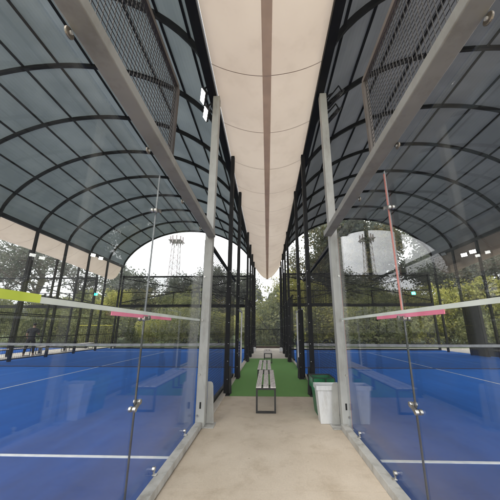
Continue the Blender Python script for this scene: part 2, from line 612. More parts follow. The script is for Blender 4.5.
def make_roof(sx, yend, material, label):
    ys = [yend - 2 * k for k in range(12)]
    ys = [y for y in ys if y > -2.5]
    y0 = ys[-1]
    root = thing('arched_roof', (sx * 6.5, 10, EAVE), label, 'roof', 'arched roofs over the two courts')
    mb = MB()
    for y in (y0, yend):
        for t in TS:
            x, z = arch_pt(t, sx)
            mb.v.append((x, y, z + .05))
    n = NSEG + 1
    for i in range(NSEG):
        mb.f.append((i, i + 1, n + i + 1, n + i))
    mb.build('covering', material, root)
    for y in ys:
        b = MB()
        k = 0
        for i, t in enumerate(TS):
            x, z = arch_pt(t, sx)
            x2, z2 = arch_pt(min(t + .01, 1), sx); x1, z1 = arch_pt(max(t - .01, 0), sx)
            d = Vector((x2 - x1, 0, z2 - z1)).normalized(); nn = Vector((-d.z, 0, d.x))
            if nn.z < 0: nn = -nn
            for (yy, hh) in ((-.04, -.085), (.04, -.085), (.04, .035), (-.04, .035)):
                b.v.append((x + nn.x * hh, y + yy, z + nn.z * hh))
        for i in range(NSEG):
            for j in range(4):
                q = (j + 1) % 4
                b.f.append((i * 4 + j, i * 4 + q, i * 4 + 4 + q, i * 4 + 4 + j))
        b.f += [(0, 1, 2, 3), tuple(NSEG * 4 + q for q in (3, 2, 1, 0))]
        b.build('rib', M['black'], root)
    for t in t_even(12)[1:-1]:
        x, z = arch_pt(t, sx)
        MB().bar((x, y0, z + .005), (x, yend, z + .005), .05, .06).build('purlin', M['black'], root)
    for xe, w in ((sx * (XE + .02), .17), (sx * XF, .14)):
        MB().box(xe - w / 2, xe + w / 2, y0, yend + .1, EAVE - .12, EAVE + .06).build('eave_beam', M['black'], root)
    return root


make_roof(-1, 20.02, M['roof_l'], 'green grey arched roof on black ribs over the left court')
make_roof(1, 17.88, M['roof_r'], 'darker neutral grey arched roof on black ribs over the right court')


# ------------------------------------------------------------------ roof posts in rows
def square_post(x, y, top, label, group, w=.10, d=.12, foot=True, base=0.0):
    root = thing('roof_post', (x, y, base), label, 'post', group)
    MB().box(x - w / 2, x + w / 2, y - d / 2, y + d / 2, base, top).build('shaft', M['black'], root)
    if foot:
        MB().box(x - w * .95, x + w * .95, y - d * .95, y + d * .95, base, base + .016).build('foot_plate', M['black2'], root)
        s = 1 if x < 0 else -1
        MB().prism([(x, base + .017), (x + s * w * 1.25, base + .017), (x + s * w * .95, base + .62), (x, base + .62)] if s > 0 else
                   [(x, base + .62), (x + s * w * .95, base + .62), (x + s * w * 1.25, base + .017), (x, base + .017)],
                   'y', y + d / 2 + .001, y + d / 2 + .012).build('gusset', M['black2'], root)
        for z in (.35, .75, 1.15, 1.65, 2.1, 2.55, 2.95):
            MB().tube([(x + s * w * .3, y - d / 2 - .007, z), (x + s * w * .3, y - d / 2 + .001, z)], .009, 6).build('bolt', M['bolt'], root)
    return root


for k, y in enumerate((6.4, 8.4, 12.4, 14.4, 16.4, 18.4, 20.2)):
    square_post(-PX + .02, y, EAVE - .12, 'black steel roof post on the left of the aisle, %s beyond the grey post' % ORD[k],
                'black posts along both sides of the aisle')
    square_post(QX - .09, y, EAVE - .12, 'black steel roof post on the right of the aisle, %s beyond the grey post' % ORD[k],
                'black posts along both sides of the aisle')
for k, y in enumerate((4.0, 6.0, 8.0, 10.0, 12.0, 14.0, 16.0, 18.0, 19.9)):
    square_post(-XF, y, EAVE - .12, 'black outer post under the left eave, %s from the near end' % ORD[k], 'black outer posts of the left court', foot=False)
for k, y in enumerate((12.0, 14.0, 16.0, 18.0, 20.1)):
    square_post(-14.15, y, 6.08, 'thin black post beyond the left court under the canopy strip edge, %s in its row' % ORD[k], 'thin black posts beyond the left court', w=.1, d=.1, foot=False)
for k, y in enumerate((4.0, 6.0, 8.0, 10.0, 12.0, 14.0, 15.9, 17.88)):
    square_post(XF, y, EAVE - .12, 'black outer post under the right eave, %s from the near end' % ORD[k], 'black outer posts of the right court', foot=False)


# ------------------------------------------------------------------ canopy strips
def make_canopy(xc, w, y0, yend, label, tip=1.2, hi=EAVE, hi2=None, cloth='canopy', band=True):
    """sagging cloth strip hung between two eaves; hi2 lets the outer edge hang lower"""
    root = thing('fabric_canopy', (xc, (y0 + yend) / 2, hi), label, 'canopy', 'cream cloth strips between the roofs')
    hi2 = hi if hi2 is None else hi2

    def P(u, y, dz=0):
        s = max(0, (y - 10) / (yend - 10))
        sag = .34 + .42 * s * s
        e = hi + (hi2 - hi) * (u + 1) / 2
        nz = noise.noise(Vector((u * 1.3 + xc, y * .5, 3))) * .03 * (1 - u * u)
        return (xc + u * w, y, e - sag * (1 - u * u) + nz + dz)
    nu, ny = 20, 90
    mb = MB()
    for j in range(ny + 1):
        for i in range(nu + 1):
            u = -1 + 2 * i / nu
            ye = yend + tip * (1 - abs(u) ** 1.6)
            mb.v.append(P(u, y0 + (ye - y0) * j / ny))
    for j in range(ny):
        for i in range(nu):
            a = j * (nu + 1) + i
            mb.f.append((a, a + 1, a + nu + 2, a + nu + 1))
    mb.build('cloth', M[cloth], root, smooth=True)
    b = MB()  # added strip, coloured as the beam's shadow showing through the cloth
    ye = yend + tip
    for j in range(ny + 1):
        y = y0 + (ye - y0) * j / ny
        for uu in (-.078, .078):
            b.v.append(P(uu, y, -.012))
    for j in range(ny):
        b.f.append((2 * j, 2 * j + 1, 2 * j + 3, 2 * j + 2))
    if band: b.build('beam_shadow_strip', M['seam'], root, smooth=True)
    y = 3.78 - 1.44 * 2
    while y < yend + .1:
        b = MB()
        for i in range(nu + 1):
            u = -1 + 2 * i / nu
            b.v.append(P(u, y, -.008)); b.v.append(P(u, y + .012, -.008))
        for i in range(nu):
            b.f.append((2 * i, 2 * i + 2, 2 * i + 3, 2 * i + 1))
        b.build('cross_seam', M['seam_l'], root, smooth=True)
        y += 1.44
    return root


make_canopy(0.02, 1.08, 0.0, 20.2, 'long cream cloth canopy sagging over the middle aisle with a brown beam shadow painted down its centre')
make_canopy(-13.1, 1.05, 0.0, 20.0, 'cream cloth strip along the outer eave of the left court', tip=.6, hi=EAVE - .42, hi2=EAVE + .08, band=False)
c3 = make_canopy(13.1, 1.05, 0.0, 18.2, 'brown cloth strip along the outer eave of the right court', tip=.2, hi=EAVE - .05, hi2=EAVE - .55, cloth='canopy_b', band=False)


# ------------------------------------------------------------------ glass side walls nearest the camera
def wire_panel(mb, x, y0, y1, z0, z1, step=.05, r=.0022):
    n = round((y1 - y0) / step)
    for i in range(n + 1):
        y = y0 + (y1 - y0) * i / n
        mb.bar((x, y, z0), (x, y, z1), r * 2, caps=False)
    n = round((z1 - z0) / step)
    for i in range(n + 1):
        z = z0 + (z1 - z0) * i / n
        mb.bar((x + r * 1.6, y0, z), (x + r * 1.6, y1, z), r * 2, caps=False)
    return mb


def glass_wall(s, fx, side, seam_top, frame_m):
    """s = -1 left / +1 right; fx = aisle face; grows outwards (away from the aisle)"""
    X = lambda d: s * (fx + d)
    def bx(mb, d0, d1, *r):
        a, b = sorted((X(d0), X(d1)))
        return mb.box(a, b, *r)
    root = thing('glass_wall', (X(.08), 2.4, 0), 'tall clear glass side wall of the %s court in a grey frame' % side, 'glass wall', 'glass side walls by the aisle')
    rail = bx(MB(), 0, .105, -.4, 4.36, .001, .085).build('base_rail', M['grey2'], root, bevel=.006)
    bx(MB(), -.08, .06, -1.6, 4.36, 3.135, 3.225).build('top_beam', M['beam'], root, bevel=.008)
    for y0, y1 in ((-1.6, .395), (.405, 2.394), (2.406, 4.36)):
        bx(MB(), .130, .142, y0, y1, .03, 3.14).build('glass_pane', M['glass'], root)
    bx(MB(), .129, .143, 2.3945, 2.4055, .03, 1.60).build('seal', M['silicone'], root)
    w_ = .0055 if s > 0 else .003
    bx(MB(), .129, .143, 2.4 - w_, 2.4 + w_, 1.665, 3.12).build('seal', seam_top, root)
    if s > 0:
        bx(MB(), .124, .1285, 2.386, 2.408, 1.665, 3.10).build('tape_strip', M['coral'], root)
    bx(MB(), .129, .143, .3955, .4045, .03, 3.12).build('seal', M['silicone'], root)
    # fixings: paired discs on a short bar across the joint
    def clamp(y, z, tilt):
        c, sn = math.cos(tilt), math.sin(tilt)
        L = .042
        b = MB()
        for q in (-1, 1):
            py, pz = y + q * L * c, z + q * L * sn
            b.tube([(X(.1295), py, pz), (X(.102), py, pz)], .023, 14)
            b.tube([(X(.1425), py, pz), (X(.164), py, pz)], .023, 14)
        cl = b.build('clamp', M['steel'], root, bevel=.003)
        MB().bar((X(.112), y - L * c, z - L * sn), (X(.112), y + L * c, z + L * sn), .016, .03, up=(0, -sn, c)).build('clamp_bar', M['steel'], cl)
    for z, t in ((.85, .5), (2.71, .35), (1.60, .1)):
        clamp(2.4, z, t)
    for z in (.85, 2.71):
        clamp(.4, z, .3)
    # discs along the beam and the base rail
    for y in (.12, .68, 1.02, 1.98, 2.95, 3.85):
        ed = MB().tube([(X(.076), y, 3.112), (X(.062), y, 3.112)], .031, 18).build('edge_disc', M['bronze_disc'], root, bevel=.004)
        MB().tube([(X(.0618), y, 3.112), (X(.052), y, 3.112)], .010, 10).build('bolt', M['bolt'], ed)
    for y in (.95, 1.9, 2.9, 3.87):
        b = MB().tube([(X(.1295), y, .14), (X(.102), y, .14)], .021, 12)
        b.tube([(X(.114), y, .075), (X(.114), y, .125)], .010, 8)
        b.box(min(X(.08), X(.125)), max(X(.08), X(.125)), y - .02, y + .02, .086, .094)
        b.build('base_clamp', M['steel'], root, bevel=.002)
    # taped band at eye height
    if s < 0:
        bx(MB(), .122, .128, 0.2, 4.36, 1.630, 1.662).build('tape_strip', M['tape'], root)
        bx(MB(), .114, .121, 0.2, 1.24, 1.630, 1.672).build('tape_strip', M['lime'], root)
        bx(MB(), .122, .128, 1.86, 3.05, 1.600, 1.6295).build('tape_strip', M['pink'], root)
    else:
        bx(MB(), .122, .128, 0.2, 4.36, 1.640, 1.672).build('tape_strip', M['tape'], root)
        bx(MB(), .122, .128, 1.83, 2.95, 1.607, 1.6395).build('tape_strip', M['pink'], root)
    # mesh above the first pair of panes
    mp = wire_panel(MB(), X(.05), -1.6, 2.38, 3.235, 4.33, .05, .0024).build('mesh_panel', M['wire_l'], root)
    bx(MB(), .025, .075, -1.6, 2.42, 4.33, 4.385).build('mesh_top_rail', frame_m, root)
    bx(MB(), .02, .08, 2.385, 2.435, 3.226, 4.329).build('mesh_end_post', frame_m, root)
    bx(MB(), .02, .08, .40, .45, 3.226, 4.329).build('mesh_end_post', frame_m, root)
    return root


glass_wall(-1, PX + .03, 'left', M['silic_l'], M['bronze'])
glass_wall(1, QX - .03, 'right', M['silic_l'], M['tan'])


def end_post(s, fx, side):
    X = lambda d: s * (fx + d)
    def bx(mb, d0, d1, *r):
        a, b = sorted((X(d0), X(d1)))
        return mb.box(a, b, *r)
    root = thing('steel_post', (X(.07), 4.44, 0), 'tall pale grey square steel post at the end of the %s glass wall' % side, 'post', 'grey posts at the glass wall ends')
    bx(MB(), 0, .14, 4.37, 4.51, .014, EAVE - .13).build('shaft', M['grey'], root, bevel=.007)
    bx(MB(), -.15, .16, 4.36, 4.60, 0.001, .013).build('foot_plate', M['grey2'], root, bevel=.003)
    # tapered stiffener on the aisle side, rounded at its top
    pr = [(0.0, .02), (-.135, .02), (-.10, .58), (-.088, .625), (-.06, .645), (0, .645)]
    poly = [(X(a * .92), b) for a, b in pr]
    if s < 0: pass
    MB().prism(poly, 'y', 4.52, 4.535).build('gusset', M['grey'], root, bevel=.003)
    bx(MB(), .058, .084, 4.366, 4.369, .275, .37).build('slot', M['slot'], root)
    for z in (.18, .78, 1.64, 2.4):
        MB().tube([(X(.11), 4.369, z), (X(.11), 4.352, z)], .016, 12).build('bolt', M['steel'], root)
    # coloured edge seal down the glass side
    bx(MB(), .1405, .1445, 4.372, 4.382, .02, 3.1).build('edge_seal', M['coral'] if s > 0 else M['silic_l'], root)
    return root


end_post(-1, PX, 'left')
end_post(1, QX, 'right')


# ------------------------------------------------------------------ mesh fences with black frames along the aisle
def side_fence(s, fx, y0, n, side, which):
    X = lambda d: s * (fx + d)
    root = thing('mesh_fence', (X(.08), y0 + n, 0), 'black wire mesh side fence of the %s court, %s' % (side, which), 'fence', 'mesh side fences by the aisle')
    src = None
    for k in range(n):
        a = y0 + 2 * k
        if src is None:
            src = wire_panel(MB(), X(.1), a + .05, a + 1.95, .08, 3.05, .05, .0019).build('mesh_panel', M['wire'], root)
        else:
            c = src.copy(); col.objects.link(c); c.parent = root
            c.location = Vector((0, 2 * k, 0))
    a, b = sorted((X(.07), X(.13)))
    y1 = y0 + 2 * n
    for z in (.10, 3.1):
        MB().box(a, b, y0 + .03, y1 - .0, z - .03, z + .03).build('rail', M['black'], root)
    return root


side_fence(-1, PX, 4.5, 2, 'left', 'near the grey post')
side_fence(-1, PX, 12.4, 2, 'left', 'beyond the net')
side_fence(1, QX, 4.5, 2, 'right', 'behind the bins')
side_fence(1, QX, 12.4, 2, 'right', 'beyond the net')


def far_glass(s, fx, side):
    X = lambda d: s * (fx + d)
    root = thing('glass_wall', (X(.1), 18.3, 0), 'far black framed glass side wall of the %s court' % side, 'glass wall', 'far glass side walls')
    a, b = sorted((X(.09), X(.104)))
    for y0, y1 in ((16.45, 18.35), (18.45, 20.1)):
        MB().box(a, b, y0, y1, .05, 3.1).build('glass_pane', M['glass_f'], root)
    a, b = sorted((X(.05), X(.14)))
    MB().box(a, b, 16.3, 20.1, 3.102, 3.19).build('rail', M['black'], root)
    wire_panel(MB(), X(.1), 18.4, 20.1, 3.2, 4.2, .08, .003).build('mesh_panel', M['wire'], root)
    MB().box(a, b, 18.3, 20.1, 4.2, 4.25).build('rail', M['black'], root)
    return root


far_glass(-1, PX, 'left')
far_glass(1, QX, 'right')


# gateway frames on either side of the net
for s, fx, side in ((-1, PX, 'left'), (1, QX, 'right')):
    x = s * (fx + .02)
    root = thing('gateway', (x, 9.4, 0), 'slim grey gateway frame beside the net of the %s court' % side, 'gateway', 'gateways by the nets')
    for y in (8.62, 10.18):
        MB().box(x - .025, x + .025, y - .03, y + .03, 0.001, 2.12).build('jamb', M['grey2'] if y > 9 else M['black'], root)
    MB().box(x - .025, x + .025, 8.59, 10.21, 2.121, 2.17).build('lintel', M['grey2'], root)


# ------------------------------------------------------------------ outer side fences
def outer_fence(s, x, ys, label):
    root = thing('mesh_fence', (x, (ys[0] + ys[-1]) / 2, 0), label, 'fence', 'outer side fences')
    for z in (.10, 1.1, 2.2, 3.15):
        MB().box(x - .025, x + .025, ys[0], ys[-1], z - .025, z + .025).build('rail', M['black'], root)
    src = None
    for a, b in zip(ys[:-1], ys[1:]):
        if src is None:
            src = wire_panel(MB(), x, a + .07, b - .07, .1, 3.12, .1, .0025).build('mesh_panel', M['wire'], root)
            a0 = a
        else:
            c = src.copy(); col.objects.link(c); c.parent = root; c.location = Vector((0, a - a0, 0))
    return root


outer_fence(-1, -XF - .02, [4, 6, 8, 10, 12, 14, 16, 18, 19.95], 'black mesh fence with three rails on the outer side of the left court')
rf = thing('rail_fence', (-14.15, 16, 0), 'black single rail fence beyond the bench strip left of the left court', 'fence')
MB().box(-14.17, -14.13, 12, 20.1, 2.2, 2.25).build('rail', M['black'], rf)
outer_fence(1, XF + .02, [4, 6, 8, 10, 12, 14], 'black mesh fence on the outer side of the right court')

# solid black shed-like screen by the right court's outer fence
scr = thing('black_screen', (12.25, 15.4, 0), 'solid black screen panel beside the right court\'s outer fence', 'screen')
MB().box(12.1, 12.16, 14.95, 16.0, 0, 3.15).build('panel', M['black2'], scr)
MB().box(12.06, 12.2, 14.88, 14.95, 0, 3.2).build('frame', M['black'], scr)
MB().box(12.06, 12.2, 16.0, 16.07, 0, 3.2).build('frame', M['black'], scr)
MB().box(12.1, 12.15, 14.0, 14.87, .05, .75).build('kick_plate', M['black2'], scr)


# ------------------------------------------------------------------ end frames across the far end of each court
def end_frame(x0, x1, y, label, step, wr, glass=True, sagger=True):
    root = thing('end_frame', ((x0 + x1) / 2, y, 0), label, 'frame', 'far end frames')
    xa, xb = min(x0, x1), max(x0, x1)
    MB().box(xa, xb, y - .05, y + .05, 5.56, 5.68).build('top_beam', M['black'], root)
    MB().box(xa, xb, y - .07, y + .07, 3.12, 3.36).build('middle_beam', M['black'], root)
    MB().box(xa, xb, y - .025, y + .025, 4.30, 4.36).build('rail', M['black'], root)
    n = round((xb - xa) / 2.2)
    for i in range(1, n):
        x = xa + (xb - xa) * i / n
        MB().box(x - .03, x + .03, y - .03, y + .03, 3.361, 4.299).build('short_post', M['black'], root)
    xm = (xa + xb) / 2 + (1.2 if x0 < 0 else -1.2)
    for a, b in (((xa, 5.5), (xm + 2.4, 3.9)), ((xa, 3.5), (xb, 5.5)), ((xm - 1.6, 5.5), (xb, 3.55))):
        MB().bar((a[0], y + .05, a[1]), (b[0], y + .05, b[1]), .05, .07).build('brace', M['black'], root)
    mb = MB()
    k = round((xb - xa) / step)
    for i in range(k + 1):
        x = xa + (xb - xa) * i / k
        mb.bar((x, y + .1, 3.3), (x, y + .1, 5.6), wr, caps=False)
    k = round(2.3 / step)
    for i in range(k + 1):
        z = 3.3 + 2.3 * i / k
        mb.bar((xa, y + .105, z), (xb, y + .105, z), wr, caps=False)
    mb.build('net_panel', M['wire'], root)
    for x in (xa, xb):
        MB().box(x - .06, x + .06, y - .06, y + .06, 0, 5.72).build('end_post', M['black'], root)
    if glass:
        for i in range(5):
            a = xa + .1 + (xb - xa - .2) * i / 5; b = xa + .1 + (xb - xa - .2) * (i + 1) / 5
            MB().box(a + .006, b - .006, y - .006, y + .006, .02, 3.11).build('glass_pane', M['glass_f'], root)
    MB().box(xa, xb, y - .05, y + .08, 0.001, .10).build('base_rail', M['black'], root)
    return root


end_frame(-11.8, -1.15, YEND, 'black braced end frame with net over glass behind the left court', .07, .008)
end_frame(1.3, 12.3, 19.2, 'black braced end frame with dense dark net behind the right court', .05, .017)
end_frame(-27, -14.3, 20.4, 'black braced end frame of the open court beyond the left court', .08, .008, glass=False)

# net curtain closing the aisle end
cur = thing('net_curtain', (0, 21.3, 0), 'pale see-through net curtain hanging across the far end of the aisle', 'net curtain')
mb = MB()
n = 60
for i in range(n + 1):
    x = -1.1 + 2.4 * i / n
    yy = 21.3 + .03 * math.sin(i * 1.1) + .02 * math.sin(i * .37)
    mb.v += [(x, yy, .1), (x, yy, 5.62)]
for i in range(n):
    mb.f.append((2 * i, 2 * i + 2, 2 * i + 3, 2 * i + 1))
mb.build('netting', mat_net('curtain_net', (.42, .45, .43), .80), cur, smooth=True)
MB().tube([(-1.15, 21.3, 5.63), (1.35, 21.3, 5.63)], .022, 8).build('top_rail', M['black'], cur)


# ------------------------------------------------------------------ court nets
def court_net(xa, xb, y, side, inner):
    root = thing('court_net', ((xa + xb) / 2, y, 0), 'court net with pale top tape across the %s court' % side, 'net', 'court nets')
    n = 40
    def top(x):
        t = (x - xa) / (xb - xa)
        return .93 - .04 * 4 * t * (1 - t)
    mb = MB()
    for i in range(n + 1):
        x = xa + (xb - xa) * i / n
        mb.v += [(x, y, .07), (x, y, top(x) - .05)]
    for i in range(n):
        mb.f.append((2 * i, 2 * i + 2, 2 * i + 3, 2 * i + 1))
    mb.build('netting', M['net'], root)
    b = MB()
    for i in range(n):
        x, x2 = xa + (xb - xa) * i / n, xa + (xb - xa) * (i + 1) / n
        b.bar((x, y, top(x) - .03), (x2, y, top(x2) - .03), .03, .10, caps=False)
    b.build('top_tape', M['nettape'], root)
    MB().box(xa, xb, y - .012, y + .012, .03, .06).build('bottom_band', M['pad'], root)
    for x in (xa, xb):
        p = MB().box(x - .05, x + .05, y - .05, y + .05, 0, 1.0).build('net_post', M['black'], root)
    # padded cover on the aisle-side post
    x = inner
    MB().box(x - .10, x + .10, y - .22, y + .16, .02, 1.02).build('post_pad', M['pad'], root, bevel=.03)
    b = MB()
    s = 1 if x < 0 else -1
    for k in range(9):
        b.tube([(x - s * .0 + s * .06, y - .222, .12 + k * .1), (x + s * .06, y - .228, .12 + k * .1)], .012, 6)
    b.build('lacing', M['bolt'], root)


court_net(-XF - .1, -1.22, 10.40, 'left', -1.16)
court_net(1.32, XF + .1, 10.40, 'right', 1.24)


# ------------------------------------------------------------------ floodlights
def flood(loc, aim, label, lit=True, w=.30, h=.22, arm=None, group='floodlights under the roofs'):
    root = thing('floodlight', loc, label, 'floodlight', group)
    d = Vector(aim).normalized()
    r = d.cross(Vector((0, 0, 1))).normalized(); u = r.cross(d).normalized()
    L = Vector(loc)
    def slab(w, h, t0, t1, name, m, par, bev=0):
        b = MB()
        for t in (t0, t1):
            for i, j in ((-1, -1), (1, -1), (1, 1), (-1, 1)):
                b.v.append(tuple(L + r * (i * w / 2) + u * (j * h / 2) + d * t))
        b.f += [(3, 2, 1, 0), (4, 5, 6, 7)] + [(i, (i + 1) % 4, 4 + (i + 1) % 4, 4 + i) for i in range(4)]
        return b.build(name, m, par, bevel=bev)
    hs = slab(w, h, -.05, .0, 'housing', M['black2'], root, .006)
    slab(w * .86, h * .84, .0005, .004, 'lens', M['lamp'] if lit else M['grey2'], root)
    for k in range(5):
        q = (k - 2) * w * .16
        b = MB().bar(L + r * q - d * .05, L + r * q - d * .08, .008, h * .8, up=tuple(u)).build('fin', M['black2'], hs)
    b = MB()
    for q in (-1, 1):
        b.bar(L + r * q * (w / 2 + .008) - d * .02, L + r * q * (w / 2 + .008) - d * .16 + u * .05, .012, .03)
    b.bar(L - r * (w / 2 + .01) - d * .16 + u * .05, L + r * (w / 2 + .01) - d * .16 + u * .05, .012, .03)
    b.build('bracket', M['black'], root)
    if arm:
        MB().bar(L - d * .16 + u * .05, arm, .03).build('arm', M['black'], root)
    return root


flood((-1.38, 4.40, 6.42), (-.95, -.35, -.75), 'bright lit floodlight at the top of the left grey post, the upper one', arm=(-1.12, 4.46, 6.36), w=.36, h=.15)
flood((-1.30, 4.42, 5.98), (-.95, -.35, -.75), 'bright lit floodlight at the top of the left grey post, the lower one', arm=(-1.08, 4.46, 5.92), w=.34, h=.14)
flood((1.56, 4.55, 6.40), (.95, .45, -.70), 'unlit dark floodlight at the top of the right grey post, the upper one', lit=False, arm=(1.27, 4.46, 6.36), w=.38, h=.26)
flood((1.48, 4.55, 5.95), (.95, .45, -.70), 'unlit dark floodlight at the top of the right grey post, the lower one', lit=False, arm=(1.23, 4.46, 5.92), w=.34, h=.24)
flood((-11.72, 15.95, 6.30), (.9, -.55, -.35), 'small lit floodlight on the left court\'s outer eave, left one of the pair', arm=(-11.95, 16.0, 6.42))
flood((-11.72, 16.75, 6.30), (.9, -.55, -.35), 'small lit floodlight on the left court\'s outer eave, right one of the pair', arm=(-11.95, 16.8, 6.42))
flood((11.75, 14.10, 5.78), (-.9, -.55, -.3), 'small lit floodlight on the right court\'s outer post, right one of the pair', arm=(11.95, 14.05, 5.9), w=.34)
flood((11.75, 14.75, 5.78), (-.9, -.55, -.3), 'small lit floodlight on the right court\'s outer post, left one of the pair', arm=(11.95, 14.1, 5.8), w=.34)
flood((11.70, 16.35, 6.30), (-.7, -.3, -.6), 'unlit floodlight high under the right court\'s outer eave', lit=False, arm=(11.95, 16.4, 6.42), w=.34)

tl = thing('signal_lamp', (10.9, 19.05, 4.05), 'small glowing teal lamp on the right end frame', 'lamp')
MB().box(10.78, 11.08, 19.06, 19.12, 3.96, 4.18).build('housing', M['black2'], tl)
MB().box(10.80, 11.06, 19.045, 19.059, 3.98, 4.16).build('lens', M['teal'], tl)


# ------------------------------------------------------------------ benches
def make_bench(x, y, label, L=1.95, w=.37, h=.45, group='slatted benches down the aisle'):
    root = thing('bench', (x, y, 0), label, 'bench', group)
    t = .032
    for q in (0, L - t):
        b = MB()
        b.box(x - w / 2, x - w / 2 + t, y + q, y + q + t, .004, h - .022)
        b.box(x + w / 2 - t, x + w / 2, y + q, y + q + t, .004, h - .022)
        b.box(x - w / 2 + t, x + w / 2 - t, y + q, y + q + t, .004, .004 + t)
        b.box(x - w / 2 + t, x + w / 2 - t, y + q, y + q + t, h - .022 - t, h - .022)
        b.build('leg_frame', M['black2'], root)
    for q in (-1, 1):
        MB().box(x + q * (w / 2 - t) - .012, x + q * (w / 2 - t) + .012, y + t, y + L - t, h - .054, h - .024).build('side_rail', M['black2'], root)
    sw = (w - .07) / 3
    for i in range(3):
        a = x - w / 2 + i * (sw + .035)
        MB().box(a, a + sw, y - .01, y + L + .01, h - .021, h + .003).build('slat', M['wood'], root, bevel=.004)
    return root


b0 = make_bench(-.035, 5.10, 'slatted bench nearest the camera, standing half on bare concrete')
dup(b0, (-.09, 7.28, 0), 'slatted bench on the green turf just behind the nearest bench')
dup(b0, (0.02, 11.9, 0), 'slatted bench farthest down the aisle near the turf end')
for i, (x, y) in enumerate(((-13.55, 12.6), (-13.5, 15.2), (-13.5, 17.8))):
    dup(b0, (x, y, 0), 'slatted bench behind the left court, %s from the near end' % ORD[i], 'benches behind the left court')


# ------------------------------------------------------------------ bins
def tapered(mb, xc, yc, w0, d0, w1, d1, z0, z1):
    k = len(mb.v)
    for w, d, z in ((w0, d0, z0), (w1, d1, z1)):
        for i, j in ((-1, -1), (1, -1), (1, 1), (-1, 1)):
            mb.v.append((xc + i * w / 2, yc + j * d / 2, z))
    for i in range(4):
        j = (i + 1) % 4
        mb.f.append((k + i, k + j, k + 4 + j, k + 4 + i))
    return k


def make_bin(xc, yc, h, w0, d0, w1, d1, m, rim_m, label, liner=None):
    root = thing('bin', (xc, yc, 0), label, 'bin', 'bins by the right glass wall')
    mb = MB()
    k = tapered(mb, xc, yc, w0, d0, w1, d1, .004, h)
    mb.f.append((k + 3, k + 2, k + 1, k))
    k2 = tapered(mb, xc, yc, w0 - .02, d0 - .02, w1 - .02, d1 - .02, .02, h)
    mb.f[-4:] = [tuple(reversed(f)) for f in mb.f[-4:]]
    mb.f.append((k2, k2 + 1, k2 + 2, k2 + 3))
    for i in range(4):
        j = (i + 1) % 4
        mb.f.append((k + 4 + i, k + 4 + j, k2 + 4 + j, k2 + 4 + i))
    mb.build('body', m, root, bevel=.004)
    r = MB()
    a, b = w1 / 2 + .014, d1 / 2 + .014
    t = .016
    z0, z1 = h - .06, h + (.008 if liner is None else .022)
    r.box(xc - a, xc + a, yc - b, yc - b + t, z0, z1); r.box(xc - a, xc + a, yc + b - t, yc + b, z0, z1)
    r.box(xc - a, xc - a + t, yc - b + t, yc + b - t, z0, z1); r.box(xc + a - t, xc + a, yc - b + t, yc + b - t, z0, z1)
    r.build('rim', rim_m, root, bevel=.003)
    if liner is not None:
        b2 = MB()
        n = 44
        rnd = random.Random(3)
        ring0, ring1, ring2 = [], [], []
        for i in range(n):
            a_ = 2 * math.pi * i / n
            c_, s_ = math.cos(a_), math.sin(a_)
            q = 1 / max(abs(c_), abs(s_))
            px, py = c_ * q, s_ * q
            j = rnd.uniform(-.006, .006)
            ring0.append((xc + px * (a - .03), yc + py * (b - .03), h - .05))
            ring1.append((xc + px * (a + .004 + j), yc + py * (b + .004 + j), h + .014))
            ring2.append((xc + px * (a + .004 + j * 2.5), yc + py * (b + .004 + j * 2.5), h - .16 - rnd.uniform(0, .03)))
        b2.v = ring0 + ring1 + ring2
        for i in range(n):
            j = (i + 1) % n
            b2.f.append((i, j, n + j, n + i)); b2.f.append((n + i, n + j, 2 * n + j, 2 * n + i))
        b2.build('liner', liner, root, smooth=True)
    return root


make_bin(1.01, 4.70, .575, .30, .20, .385, .27, M['white'], M['white'], 'white tapered plastic bin against the right grey post')
make_bin(1.02, 5.17, .615, .27, .30, .37, .42, M['green'], M['black2'], 'green lined bin with black rim behind the white bin', liner=M['green'])

# small bundles standing at the far doorways
for xc, yc, s, lab in ((-1.0 + .12, 17.6, 1, 'small white paper sack at the far left end of the aisle'), (.88, 17.2, -1, 'small white paper sack at the far right end of the aisle')):
    root = thing('paper_sack', (xc, yc, 0), lab, 'sack', 'paper sacks at the aisle end')
    mb = MB(); k = tapered(mb, xc, yc, .24, .2, .18, .12, .001, .30)
    mb.f += [(k + 3, k + 2, k + 1, k), (k + 4, k + 5, k + 6, k + 7)]
    mb.build('bag', M['white'], root, bevel=.03)
    mb = MB().box(xc - .1, xc + .1, yc - .17, yc - .12, .001, .10).build('flap', M['wood'], root, bevel=.01)


# ------------------------------------------------------------------ railings at the far end
def railing(x0, x1, y, h, label, top_m, bar_m, step=.115):
    root = thing('railing', ((x0 + x1) / 2, y, 0), label, 'railing')
    MB().box(x0, x1, y - .03, y + .03, h - .045, h).build('top_rail', top_m, root)
    MB().box(x0, x1, y - .02, y + .02, .22, .255).build('bottom_rail', bar_m, root)
    n = round((x1 - x0) / step)
    for i in range(n + 1):
        x = x0 + (x1 - x0) * i / n
        MB().box(x - .010, x + .010, y - .010, y + .010, .10, h - .045).build('baluster', bar_m, root)
    return root


railing(-1.12, 1.38, 21.0, 1.46, 'black steel railing closing the far end of the aisle', M['black'], M['black'])
rk = struct('railing_kerb', MB().box(-1.2, 1.4, 20.9, 21.2, 0, .14), mat('dark_kerb', (.09, .06, .045), (.05, .035, .03), .8, 4))
railing(-16.2, -13.2, 21.6, 1.78, 'yellow topped railing beyond the left court', M['yellow'], mat('olive_bars', (.26, .24, .06), (.18, .17, .05), .6, 5), .16)


